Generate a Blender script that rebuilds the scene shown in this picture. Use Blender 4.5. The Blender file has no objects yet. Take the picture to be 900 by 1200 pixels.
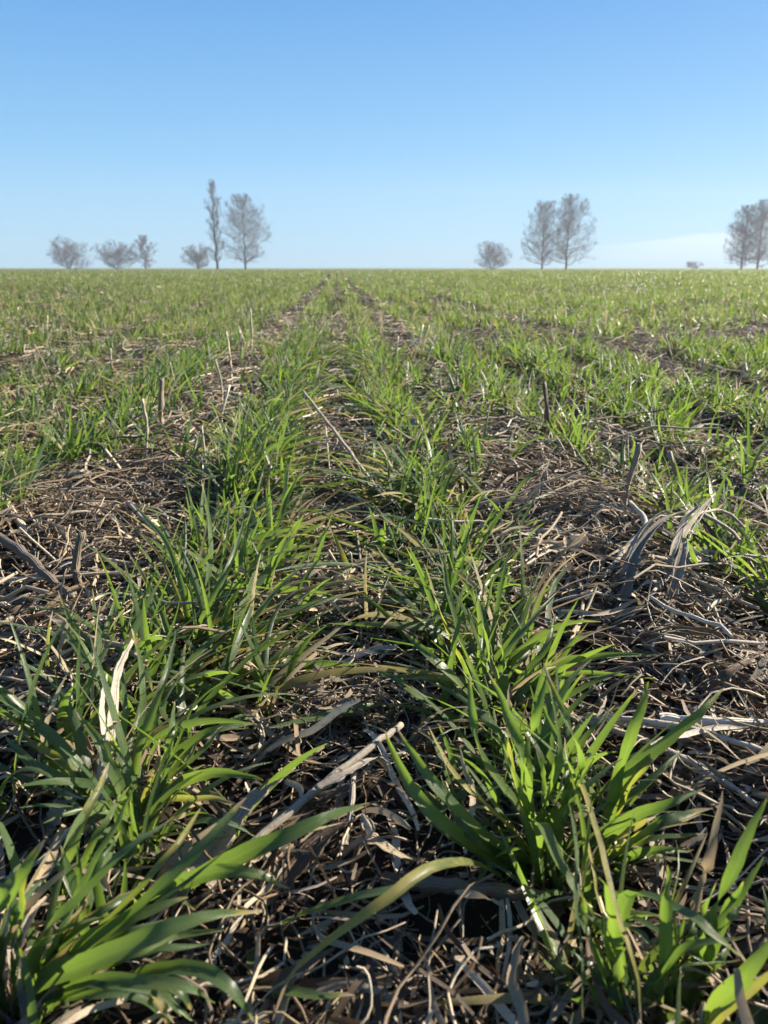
import bpy, math, random
import numpy as np
from mathutils import Vector

R = math.radians
rng = np.random.default_rng(11)
random.seed(5)
SC = bpy.context.scene
COL = SC.collection

# ------------------------------------------------------------------ camera
CAM_H = 0.30
PITCH = R(18.26)
YAW = R(3.45)                       # crop rows run along +Y, the camera looks a little to their right
FPX = 1200 * 26 / 36.0
cam_d = bpy.data.cameras.new('camera')
cam = bpy.data.objects.new('camera', cam_d)
COL.objects.link(cam)
cam.location = (0, 0, CAM_H)
cam.rotation_euler = (R(90) - PITCH, 0, -YAW)
cam_d.sensor_fit = 'VERTICAL'
cam_d.sensor_height = 36
cam_d.sensor_width = 27
cam_d.lens = 26
cam_d.clip_start = 0.01
cam_d.clip_end = 20000
cam_d.dof.use_dof = True
cam_d.dof.focus_distance = 0.60
cam_d.dof.aperture_fstop = 15
SC.camera = cam

# ------------------------------------------------------------------ light
SUN_AZ = R(70)                      # clockwise from +Y, seen from above: ahead and to the right
SUN_EL = R(26)
world = bpy.data.worlds.new('World')
SC.world = world
world.use_nodes = True
wn, wl = world.node_tree.nodes, world.node_tree.links
wn.clear()
wo = wn.new('ShaderNodeOutputWorld')
bg = wn.new('ShaderNodeBackground')
bg.inputs['Strength'].default_value = 0.057
sky = wn.new('ShaderNodeTexSky')
sky.sky_type = 'NISHITA'
sky.sun_disc = False
sky.sun_elevation = SUN_EL
sky.sun_rotation = SUN_AZ
sky.altitude = 0
sky.air_density = 1.0
sky.dust_density = 0.4
sky.ozone_density = 2.5
SC.view_settings.view_transform = 'Standard'
SC.view_settings.look = 'None'
SC.view_settings.gamma = 1
SC.view_settings.exposure = 1.66
SC.view_settings.use_curve_mapping = False

sun_d = bpy.data.lights.new('sun', 'SUN')
sun_d.energy = 5.0
sun_d.angle = R(0.53)
sun_d.color = (1.0, 0.90, 0.74)
sun = bpy.data.objects.new('sun', sun_d)
COL.objects.link(sun)
sdir = Vector((math.sin(SUN_AZ) * math.cos(SUN_EL), math.cos(SUN_AZ) * math.cos(SUN_EL), math.sin(SUN_EL)))
sun.rotation_euler = sdir.to_track_quat('Z', 'Y').to_euler()
sun.location = (5, 5, 5)


def wmath(op, a, b=None, c=None, clamp=False):
    n = wn.new('ShaderNodeMath'); n.operation = op; n.use_clamp = clamp
    for i, v in enumerate((a, b, c)):
        if v is None: continue
        if isinstance(v, (int, float)): n.inputs[i].default_value = v
        else: wl.new(v, n.inputs[i])
    return n.outputs[0]


def wsmooth(x, e0, e1):
    n = wn.new('ShaderNodeMapRange'); n.interpolation_type = 'SMOOTHSTEP'
    wl.new(x, n.inputs['Value'])
    n.inputs['From Min'].default_value = e0; n.inputs['From Max'].default_value = e1
    return n.outputs['Result']

# a low thin bank of cloud over the horizon on the right
tc = wn.new('ShaderNodeTexCoord')
sep = wn.new('ShaderNodeSeparateXYZ'); wl.new(tc.outputs['Generated'], sep.inputs[0])
az = wmath('ARCTAN2', sep.outputs['X'], sep.outputs['Y'])
el = wmath('ARCSINE', sep.outputs['Z'])
mp = wn.new('ShaderNodeMapping'); wl.new(tc.outputs['Generated'], mp.inputs[0]); mp.inputs['Scale'].default_value = (7, 7, 60)
wz = wn.new('ShaderNodeTexNoise'); wl.new(mp.outputs[0], wz.inputs['Vector']); wz.inputs['Scale'].default_value = 1.4; wz.inputs['Detail'].default_value = 5
wob = wmath('MULTIPLY', wmath('SUBTRACT', wz.outputs[0], 0.5), 0.022)
top = wmath('ADD', wmath('MULTIPLY', wmath('SUBTRACT', az, 0.31), 0.10), 0.025)
elw = wmath('ADD', el, wob)
band = wmath('MULTIPLY', wsmooth(wmath('SUBTRACT', top, elw), -0.002, 0.0045), wsmooth(elw, -0.012, 0.04))
band = wmath('MULTIPLY', band, wsmooth(az, 0.25, 0.42))
band = wmath('MULTIPLY', band, wmath('SUBTRACT', 1.0, wsmooth(az, 0.62, 0.95)))
band = wmath('MULTIPLY', band, 0.48, clamp=True)
grad = wn.new('ShaderNodeValToRGB')
wl.new(wmath('DIVIDE', el, math.pi / 2), grad.inputs[0])
ge = grad.color_ramp.elements
while len(ge) < 6: ge.new(0.5)
for i, (p_, c_) in enumerate([(0.0, (2.35, 3.75, 4.9)), (0.03, (1.95, 3.6, 5.05)), (0.085, (1.28, 3.12, 5.1)), (0.19, (0.58, 2.10, 4.6)), (0.45, (0.42, 1.3, 3.4)), (1.0, (0.3, 0.85, 2.4))]):
    ge[i].position = p_; ge[i].color = tuple(v / 6 for v in c_) + (1,)
gs = wn.new('ShaderNodeVectorMath'); gs.operation = 'SCALE'; gs.inputs['Scale'].default_value = 6.0
wl.new(grad.outputs[0], gs.inputs[0])
blend = wn.new('ShaderNodeMix'); blend.data_type = 'RGBA'; blend.inputs['Factor'].default_value = 0.86
wl.new(sky.outputs[0], blend.inputs['A']); wl.new(gs.outputs[0], blend.inputs['B'])
mix = wn.new('ShaderNodeMix'); mix.data_type = 'RGBA'
wl.new(band, mix.inputs['Factor'])
wl.new(blend.outputs['Result'], mix.inputs['A'])
mix.inputs['B'].default_value = (5.0, 5.5, 5.8, 1)
wl.new(mix.outputs['Result'], bg.inputs['Color'])
wl.new(bg.outputs[0], wo.inputs[0])

# ------------------------------------------------------------------ geometry helpers
cf = np.array([math.sin(YAW) * math.cos(PITCH), math.cos(YAW) * math.cos(PITCH), -math.sin(PITCH)])
cr = np.array([math.cos(YAW), -math.sin(YAW), 0.0])
cu = np.cross(cr, cf)


def G(px, py, z=0.0):
    """world point at height z (metres) on the sight line of a point of the 900 x 1200 photograph"""
    d = cf + cr * (px - 450) / FPX + cu * (600 - py) / FPX
    s = (z - CAM_H) / d[2]
    return np.array([0, 0, CAM_H]) + d * s


_tab = rng.random((64, 64))
def vnoise(x, y, s, ox=0.0, oy=0.0):
    x = np.asarray(x) / s + ox + 100; y = np.asarray(y) / s + oy + 100
    xi = np.floor(x).astype(int); yi = np.floor(y).astype(int)
    fx = x - xi; fy = y - yi
    fx = fx * fx * (3 - 2 * fx); fy = fy * fy * (3 - 2 * fy)
    a = _tab[xi % 64, yi % 64]; b = _tab[(xi + 1) % 64, yi % 64]
    c = _tab[xi % 64, (yi + 1) % 64]; d = _tab[(xi + 1) % 64, (yi + 1) % 64]
    return (a * (1 - fx) + b * fx) * (1 - fy) + (c * (1 - fx) + d * fx) * fy

ROWS_C = [-0.128, 0.112]
ROWS_L = [-0.44, -0.65, -0.88]
ROWS_R = [0.395, 0.61, 0.84]
ROWS = list(ROWS_C) + ROWS_L + ROWS_R
k = 0
while len(ROWS) < 900:
    for s in (-1, 1):
        b = s * (1.20 + k * 0.76)
        ROWS += [b, b + s * 0.22, b + s * 0.45]
    k += 1
ROWS = np.array(ROWS)
GAPS = [-0.285, 0.26]


def height(x, y):
    x = np.asarray(x, float); y = np.asarray(y, float)
    d = np.sqrt(x * x + y * y)
    f = 1 / (1 + (d / 9) ** 2)
    h = (vnoise(x, y, 0.17) - 0.5) * 0.022 + (vnoise(x, y, 0.06, 7, 3) - 0.5) * 0.012 + (vnoise(x, y, 0.022, 3, 9) - 0.5) * 0.011
    gap = np.zeros_like(x)
    for g in GAPS:
        gap += np.exp(-((x - g) / 0.11) ** 2)
    h = h + gap * 0.014 * (0.4 + vnoise(x, y, 0.3, 5, 5)) - 0.006
    h = h + np.exp(-((x + 0.01) / 0.05) ** 2) * 0.004
    return h * f


def link(o, parent=None):
    COL.objects.link(o)
    if parent is not None: o.parent = parent
    return o


def mesh_obj(name, V, F, mat, tint=None, parent=None, smooth=True, mats=None, mat_idx=None):
    """V (n,3); F (m,4) quads"""
    me = bpy.data.meshes.new(name)
    V = np.ascontiguousarray(V, dtype=np.float32); F = np.ascontiguousarray(F, dtype=np.int32)
    m, k = F.shape
    me.vertices.add(len(V)); me.vertices.foreach_set('co', V.ravel())
    me.loops.add(m * k); me.loops.foreach_set('vertex_index', F.ravel())
    me.polygons.add(m)
    me.polygons.foreach_set('loop_start', np.arange(0, m * k, k, dtype=np.int32))
    me.polygons.foreach_set('loop_total', np.full(m, k, dtype=np.int32))
    me.polygons.foreach_set('use_smooth', np.full(m, smooth))
    if mats:
        for mm in mats: me.materials.append(mm)
        me.polygons.foreach_set('material_index', np.ascontiguousarray(mat_idx, dtype=np.int32))
    else:
        me.materials.append(mat)
    me.update(calc_edges=True)
    if tint is not None:
        a = me.color_attributes.new('tint', 'FLOAT_COLOR', 'POINT')
        a.data.foreach_set('color', np.ascontiguousarray(tint, dtype=np.float32).ravel())
    me.validate()
    return link(bpy.data.objects.new(name, me), parent)


def norm(v):
    return v / np.maximum(np.linalg.norm(v, axis=-1, keepdims=True), 1e-9)


def sweep(P, hw, side0=None, twist=None, prof='V', fold=0.3, K=6, flat=1.0, ta=None, tb=None):
    """P (N,S,3) centre lines, hw (N,S) half widths -> verts, quads, tint(r, g, t, u)"""
    N, S, _ = P.shape
    T = norm(np.gradient(P, axis=1))
    if side0 is None:
        s0 = np.cross(T, np.array([0, 0, 1.0]))
        bad = np.linalg.norm(s0, axis=-1) < 0.05
        s0[bad] = [1, 0, 0]
    else:
        s0 = np.broadcast_to(side0[:, None, :], P.shape)
    side = norm(s0 - (s0 * T).sum(-1, keepdims=True) * T)
    nor = np.cross(side, T)
    if twist is not None:
        c = np.cos(twist)[..., None]; s = np.sin(twist)[..., None]
        side, nor = side * c + nor * s, nor * c - side * s
    if prof == 'V':
        pr = np.array([[-1, fold], [0, 0], [1, fold]]); closed = False
    elif prof == 'flat':
        pr = np.array([[-1, 0], [1, 0]]); closed = False
    elif prof == 'C':
        pr = np.array([[-1, fold], [-0.55, 0.05], [0, -0.12], [0.55, 0.05], [1, fold]]); closed = False
    else:
        a = np.linspace(0, 2 * math.pi, K, endpoint=False)
        pr = np.stack([np.cos(a), np.sin(a) * flat], 1); closed = True
    k = len(pr)
    V = P[:, :, None, :] + hw[:, :, None, None] * (pr[None, None, :, 0:1] * side[:, :, None, :] + pr[None, None, :, 1:2] * nor[:, :, None, :])
    V = V.reshape(-1, 3)
    idx = np.arange(N * S * k).reshape(N, S, k)
    if closed:
        nx = np.roll(idx, -1, axis=2)
        F = np.stack([idx[:, :-1], nx[:, :-1], nx[:, 1:], idx[:, 1:]], -1).reshape(-1, 4)
    else:
        F = np.stack([idx[:, :-1, :-1], idx[:, :-1, 1:], idx[:, 1:, 1:], idx[:, 1:, :-1]], -1).reshape(-1, 4)
    t = np.broadcast_to(np.linspace(0, 1, S)[None, :, None], (N, S, k))
    u = np.broadcast_to(np.linspace(0, 1, k)[None, None, :], (N, S, k))
    ta = np.zeros((N, S)) if ta is None else np.broadcast_to(np.asarray(ta).reshape(N, -1), (N, S))
    tb = np.zeros((N, S)) if tb is None else np.broadcast_to(np.asarray(tb).reshape(N, -1), (N, S))
    C = np.stack([np.broadcast_to(ta[:, :, None], (N, S, k)), np.broadcast_to(tb[:, :, None], (N, S, k)), t, u], -1).reshape(-1, 4)
    return V, F, C


def merge(parts):
    Vs, Fs, Cs, n = [], [], [], 0
    for V, F, C in parts:
        Vs.append(V); Fs.append(F + n); Cs.append(C); n += len(V)
    return np.concatenate(Vs), np.concatenate(Fs), np.concatenate(Cs)


def spline(pts, S):
    """Catmull-Rom through pts (n,3), resampled to S points"""
    p = np.asarray(pts, float)
    if len(p) == 2:
        return p[0] + (p[1] - p[0]) * np.linspace(0, 1, S)[:, None]
    q = np.vstack([2 * p[0] - p[1], p, 2 * p[-1] - p[-2]])
    out = []
    for tt in np.linspace(0, len(p) - 1, S):
        i = min(int(tt), len(p) - 2); f = tt - i
        a, b, c, d = q[i], q[i + 1], q[i + 2], q[i + 3]
        out.append(0.5 * ((2 * b) + (c - a) * f + (2 * a - 5 * b + 4 * c - d) * f * f + (3 * b - a - 3 * c + d) * f ** 3))
    return np.array(out)


# ------------------------------------------------------------------ materials
class NT:
    def __init__(self, name):
        self.m = bpy.data.materials.new(name); self.m.use_nodes = True
        self.t = self.m.node_tree; self.t.nodes.clear()
        self.out = self.t.nodes.new('ShaderNodeOutputMaterial')
    def n(self, typ, **kw):
        x = self.t.nodes.new(typ)
        for a, b in kw.items(): setattr(x, a, b)
        return x
    def l(self, a, b): self.t.links.new(a, b)
    def put(self, sock, v):
        if isinstance(v, (int, float, tuple)): sock.default_value = v
        else: self.l(v, sock)
    def math(self, op, a, b=0.0, clamp=False):
        x = self.n('ShaderNodeMath', operation=op, use_clamp=clamp)
        self.put(x.inputs[0], a); self.put(x.inputs[1], b)
        return x.outputs[0]
    def mix(self, f, a, b, bt='MIX'):
        x = self.n('ShaderNodeMix', data_type='RGBA', blend_type=bt)
        self.put(x.inputs['Factor'], f)
        for s, v in (('A', a), ('B', b)):
            self.put(x.inputs[s], v if not isinstance(v, tuple) or len(v) == 4 else v + (1,))
        return x.outputs['Result']
    def ramp(self, f, stops):
        x = self.n('ShaderNodeValToRGB'); e = x.color_ramp.elements
        while len(e) < len(stops): e.new(0.5)
        for i, (p, c) in enumerate(stops):
            e[i].position = p; e[i].color = c + (1,)
        self.put(x.inputs[0], f)
        return x.outputs[0]
    def smooth(self, x, a, b):
        n = self.n('ShaderNodeMapRange', interpolation_type='SMOOTHSTEP')
        self.put(n.inputs['Value'], x); n.inputs['From Min'].default_value = a; n.inputs['From Max'].default_value = b
        return n.outputs['Result']
    def tint(self):
        a = self.n('ShaderNodeAttribute', attribute_name='tint')
        s = self.n('ShaderNodeSeparateColor'); self.l(a.outputs['Color'], s.inputs[0])
        return s.outputs[0], s.outputs[1], s.outputs[2], a.outputs['Alpha']
    def noise(self, scale, detail=3, vec=None, rough=0.5):
        x = self.n('ShaderNodeTexNoise'); x.inputs['Scale'].default_value = scale; x.inputs['Detail'].default_value = detail
        x.inputs['Roughness'].default_value = rough
        if vec is None:
            tcn = self.n('ShaderNodeTexCoord'); vec = tcn.outputs['Object']
        self.l(vec, x.inputs['Vector'])
        return x.outputs[0]


def leaf_material(name):
    m = NT(name)
    r, g, t, u = m.tint()
    green = m.ramp(r, [(0.0, (0.018, 0.050, 0.018)), (0.35, (0.045, 0.086, 0.028)), (0.7, (0.088, 0.130, 0.034)), (1.0, (0.145, 0.172, 0.048))])
    vein = m.math('SINE', m.math('ADD', m.math('MULTIPLY', u, 62.0), m.math('MULTIPLY', m.noise(30, 2), 3.0)))
    green = m.mix(m.math('MULTIPLY', m.math('ADD', vein, 1.0), 0.24), green, (0.17, 0.23, 0.12))
    nz = m.noise(90, 3)
    green = m.mix(m.math('MULTIPLY', nz, 0.7), green, m.mix(1.0, green, (0.55, 0.62, 0.55), 'MULTIPLY'))
    rib = m.math('SUBTRACT', 1.0, m.smooth(m.math('ABSOLUTE', m.math('SUBTRACT', u, 0.5)), 0.0, 0.09))
    green = m.mix(m.math('MULTIPLY', rib, 0.25), green, (0.16, 0.24, 0.07))
    speck = m.smooth(m.noise(420, 3, rough=0.7), 0.60, 0.72)
    green = m.mix(m.math('MULTIPLY', speck, 0.55), green, (0.10, 0.085, 0.04))
    blot = m.smooth(m.noise(26, 3), 0.52, 0.70)
    green = m.mix(m.math('MULTIPLY', blot, 0.35), green, (0.16, 0.17, 0.05))
    base = m.math('SUBTRACT', 1.0, m.smooth(t, 0.0, 0.16))
    green = m.mix(m.math('MULTIPLY', base, 0.45), green, (0.20, 0.26, 0.10))
    g2 = m.math('ADD', g, m.math('MULTIPLY', m.math('SUBTRACT', m.noise(160, 2), 0.5), 0.35))
    yel = m.mix(m.smooth(g2, 0.25, 0.55), green, (0.27, 0.235, 0.06))
    col = m.mix(m.smooth(g2, 0.50, 0.85), yel, m.mix(m.math('ADD', m.math('MULTIPLY', r, 0.75), m.math('MULTIPLY', nz, 0.3), True), (0.16, 0.095, 0.045), (0.56, 0.47, 0.31)))
    p = m.n('ShaderNodeBsdfPrincipled')
    m.l(col, p.inputs['Base Color']); m.l(m.math('ADD', 0.33, m.math('MULTIPLY', m.smooth(g2, 0.3, 0.7), 0.3)), p.inputs['Roughness'])
    p.inputs['Specular IOR Level'].default_value = 0.5
    tr = m.n('ShaderNodeBsdfTranslucent')
    tcol = m.mix(m.smooth(g2, 0.4, 0.7), m.mix(1.0, m.mix(0.35, col, (0.17, 0.22, 0.03)), (1.75, 2.0, 1.0), 'MULTIPLY'), col)
    m.l(tcol, tr.inputs['Color'])
    bp = m.n('ShaderNodeBump'); bp.inputs['Strength'].default_value = 0.45; bp.inputs['Distance'].default_value = 0.0005
    m.l(vein, bp.inputs['Height']); m.l(bp.outputs[0], p.inputs['Normal'])
    mx = m.n('ShaderNodeMixShader'); mx.inputs[0].default_value = 0.42
    m.l(p.outputs[0], mx.inputs[1]); m.l(tr.outputs[0], mx.inputs[2]); m.l(mx.outputs[0], m.out.inputs[0])
    return m.m


def straw_material(name, trans=0.12, streak=1.0):
    m = NT(name)
    r, g, t, u = m.tint()
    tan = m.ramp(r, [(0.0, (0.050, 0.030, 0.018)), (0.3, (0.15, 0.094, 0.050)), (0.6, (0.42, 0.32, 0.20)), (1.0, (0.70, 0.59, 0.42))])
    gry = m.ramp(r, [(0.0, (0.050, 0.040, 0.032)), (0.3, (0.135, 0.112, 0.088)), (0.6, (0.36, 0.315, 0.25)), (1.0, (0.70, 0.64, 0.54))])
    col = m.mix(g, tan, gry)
    tcn = m.n('ShaderNodeTexCoord')
    nz = m.noise(60, 4)
    st = m.math('SINE', m.math('ADD', m.math('MULTIPLY', u, 75.0), m.math('MULTIPLY', nz, 2.5)))
    col = m.mix(m.math('MULTIPLY', m.math('ADD', st, 1.0), 0.14 * streak), col, m.mix(1.0, col, (0.45, 0.42, 0.40), 'MULTIPLY'))
    spot = m.smooth(m.noise(240, 3, rough=0.7), 0.55, 0.75)
    col = m.mix(m.math('MULTIPLY', spot, 0.6), col, (0.045, 0.032, 0.022))
    p = m.n('ShaderNodeBsdfPrincipled'); m.l(col, p.inputs['Base Color'])
    p.inputs['Roughness'].default_value = 0.6; p.inputs['Specular IOR Level'].default_value = 0.35
    bp = m.n('ShaderNodeBump'); bp.inputs['Strength'].default_value = 0.5; bp.inputs['Distance'].default_value = 0.0007
    m.l(m.math('ADD', st, m.math('MULTIPLY', m.noise(400, 3), 2.0)), bp.inputs['Height']); m.l(bp.outputs[0], p.inputs['Normal'])
    tr = m.n('ShaderNodeBsdfTranslucent'); m.l(col, tr.inputs['Color'])
    mx = m.n('ShaderNodeMixShader'); mx.inputs[0].default_value = trans
    m.l(p.outputs[0], mx.inputs[1]); m.l(tr.outputs[0], mx.inputs[2]); m.l(mx.outputs[0], m.out.inputs[0])
    return m.m


def soil_material():
    m = NT('soil')
    n1 = m.noise(14, 6); n2 = m.noise(180, 5, rough=0.7)
    col = m.ramp(n1, [(0.3, (0.016, 0.011, 0.008)), (0.55, (0.034, 0.024, 0.016)), (0.75, (0.060, 0.043, 0.028))])
    chaff = m.smooth(n2, 0.58, 0.68)
    col = m.mix(m.math('MULTIPLY', chaff, 0.45), col, (0.16, 0.11, 0.07))
    p = m.n('ShaderNodeBsdfPrincipled'); m.l(col, p.inputs['Base Color']); p.inputs['Roughness'].default_value = 0.9
    p.inputs['Specular IOR Level'].default_value = 0.2
    bp = m.n('ShaderNodeBump'); bp.inputs['Strength'].default_value = 0.9; bp.inputs['Distance'].default_value = 0.006
    m.l(m.math('ADD', n2, m.noise(60, 5)), bp.inputs['Height']); m.l(bp.outputs[0], p.inputs['Normal'])
    m.l(p.outputs[0], m.out.inputs[0])
    return m.m


def far_field_material():
    m = NT('far_field')
    n = m.noise(0.35, 5)
    col = m.ramp(n, [(0.3, (0.055, 0.075, 0.022)), (0.7, (0.11, 0.13, 0.045))])
    p = m.n('ShaderNodeBsdfPrincipled'); m.l(col, p.inputs['Base Color']); p.inputs['Roughness'].default_value = 0.95
    m.l(p.outputs[0], m.out.inputs[0])
    return m.m


def bark_material():
    m = NT('bark')
    n = m.noise(2.5, 4)
    col = m.ramp(n, [(0.3, (0.045, 0.038, 0.033)), (0.7, (0.11, 0.095, 0.08))])
    p = m.n('ShaderNodeBsdfPrincipled'); m.l(col, p.inputs['Base Color']); p.inputs['Roughness'].default_value = 0.9
    m.l(p.outputs[0], m.out.inputs[0])
    return m.m

M_LEAF = leaf_material('wheat_leaf')
M_STRAW = straw_material('straw')
M_HUSK = straw_material('corn_husk', 0.28)
M_STALK = straw_material('corn_stalk', 0.0, 0.8)
M_SOIL = soil_material()
M_FAR = far_field_material()
M_BARK = bark_material()


def tag(o, label=None, cat=None, group=None, kind=None):
    if label: o['label'] = label
    if cat: o['category'] = cat
    if group: o['group'] = group
    if kind: o['kind'] = kind
    return o

# ------------------------------------------------------------------ the ground: one sheet out to the horizon
def spaced(lo, hi, fine, grow):
    a = [0.0]; s = fine
    while a[-1] < hi:
        a.append(a[-1] + s)
        if a[-1] > 2.2: s *= grow
    b = [0.0]; s = fine
    while b[-1] > lo:
        b.append(b[-1] - s)
        if b[-1] < -1.4: s *= grow
    return np.array(b[:0:-1] + a)

gx = spaced(-4000, 4000, 0.0085, 1.06)
gy = spaced(-60, 4000, 0.0085, 1.06)
XX, YY = np.meshgrid(gx, gy, indexing='ij')
ZZ = height(XX, YY)
gv = np.stack([XX, YY, ZZ], -1).reshape(-1, 3)
ii = np.arange(len(gx) * len(gy)).reshape(len(gx), len(gy))
gf = np.stack([ii[:-1, :-1], ii[1:, :-1], ii[1:, 1:], ii[:-1, 1:]], -1).reshape(-1, 4)
cy = np.hypot(gv[gf[:, 0], 0], gv[gf[:, 0], 1])
ground = mesh_obj('ground', gv, gf, None, mats=[M_SOIL, M_FAR], mat_idx=(cy > 150).astype(int))
tag(ground, 'dark crumbly soil of the field running flat to the horizon', 'ground', kind='structure')

# ------------------------------------------------------------------ wheat
def blade_set(base, azi, lean, L, W, droop, r, dry, S=9, prof='V', tw=None, power=1.4, zfloor=None, origin=None):
    """vectorised arched wheat blades. all inputs (N,)"""
    N = len(L)
    t = np.linspace(0, 1, S)
    th = lean[:, None] * np.clip(t[None] * 3.2, 0.15, 1) + droop[:, None] * t[None] ** power
    th = np.minimum(th, 2.6)
    az = azi[:, None] + (rng.normal(0, 0.35, N))[:, None] * t[None] ** 2
    d = np.stack([np.sin(th) * np.cos(az), np.sin(th) * np.sin(az), np.cos(th)], -1)
    step = (L / (S - 1))[:, None, None]
    P = np.concatenate([np.zeros((N, 1, 3)), np.cumsum((d[:, :-1] + d[:, 1:]) / 2 * step, axis=1)], 1) + base[:, None, :]
    org = np.zeros(3) if origin is None else origin
    zf = height(P[..., 0] + org[0], P[..., 1] + org[1]) - org[2] + 0.004
    P[:, 1:, 2] = np.maximum(P[:, 1:, 2], zf[:, 1:])
    w = np.minimum(1, 0.42 + 0.58 * t / 0.28) * (1 - t ** 2.6) ** 0.9
    hw = W[:, None] / 2 * w[None] + 0.0002
    side0 = np.stack([-np.sin(azi), np.cos(azi), np.zeros(N)], -1)
    if tw is None: tw = rng.normal(0, 0.9, N)
    twist = tw[:, None] * t[None] + rng.normal(0, 0.3, N)[:, None]
    g = np.clip(dry[:, None] + np.clip((t[None] - 0.80) * 5, 0, 1) * rng.choice([0, 0.25, 0.7], N, p=[.45, .25, .3])[:, None], 0, 1)
    return sweep(P, hw, side0, twist, prof, fold=0.28, ta=r, tb=g)


def tuft_geo(cx, cy, n, spread, rowlen, scale, org, lean_bias=(0.35, 0.25), S=9, prof='V', dryfrac=0.1, only_dry=False, wmul=1.0):
    """n blades around a row segment centred cx, cy"""
    npl = max(1, n // 4)
    pb = np.stack([rng.normal(0, spread, npl), rng.uniform(-rowlen / 2, rowlen / 2, npl)], -1)
    which = rng.integers(0, npl, n)
    b = pb[which] + rng.normal(0, 0.004, (n, 2))
    z = height(b[:, 0] + cx, b[:, 1] + cy) - org[2] - 0.004
    base = np.stack([b[:, 0], b[:, 1], z], -1)
    paz = rng.uniform(0, 2 * math.pi, npl)[which] + rng.choice([0, math.pi], n) + rng.normal(0, 0.7, n)
    vx = np.cos(paz) + lean_bias[0]; vy = np.sin(paz) + lean_bias[1]
    azi = np.arctan2(vy, vx)
    lean = np.abs(rng.normal(0.52, 0.32, n))
    L = rng.uniform(0.040, 0.115, n) * scale
    W = rng.uniform(0.0030, 0.0070, n) * (0.6 + 0.4 * scale) * wmul
    droop = np.abs(rng.normal(0.55, 0.5, n))
    r = np.clip(rng.beta(1.8, 1.8, n) + rng.normal(0, 0.10), 0, 1)
    dry = np.zeros(n)
    if only_dry:
        dry = rng.uniform(0.55, 1.0, n); lean = rng.uniform(0.15, 1.4, n); droop = rng.uniform(0.1, 1.6, n); W = W * 0.75
    return blade_set(base, azi, lean, L, W, droop, r, dry, S=S, prof=prof, origin=org)


def row_density(x, y):
    """0..1 how much wheat stands at a place of a row"""
    d = vnoise(x, y, 0.20, 2, 8) * 0.55 + vnoise(x, y, 0.6, 9, 1) * 0.55
    return np.clip((d - 0.22) * 2.2, 0.0, 1.25)

ORD = ['nearest', 'second', 'third', 'fourth', 'fifth', 'sixth', 'seventh', 'eighth', 'ninth', 'tenth', 'eleventh', 'twelfth']
NEAR = 3.0
tufts = []
for ri, xr in enumerate(ROWS[:44]):
    if abs(xr) > 2.1: continue
    y = 0.16 + (ri % 3) * 0.03
    while y < NEAR:
        vis = abs(xr - y * math.tan(YAW)) < 0.60 * y + 0.10
        x = xr + rng.normal(0, 0.012)
        if vis: tufts.append([ri, x, y])
        y += 0.115 * rng.uniform(0.85, 1.15)
for i in range(14):
    sI = i % 2
    tufts.append([50 + sI, GAPS[sI] + rng.normal(0, 0.04), rng.uniform(1.05 if i % 4 else 0.8, 2.95)])
tufts.sort(key=lambda q: math.hypot(q[1], q[2]))
row_names = {0: 'centre row to the left', 1: 'centre row to the right', 2: 'first row left of the left straw strip', 5: 'first row right of the right straw strip'}
row_seen = {}
NT_ = 0
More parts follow.
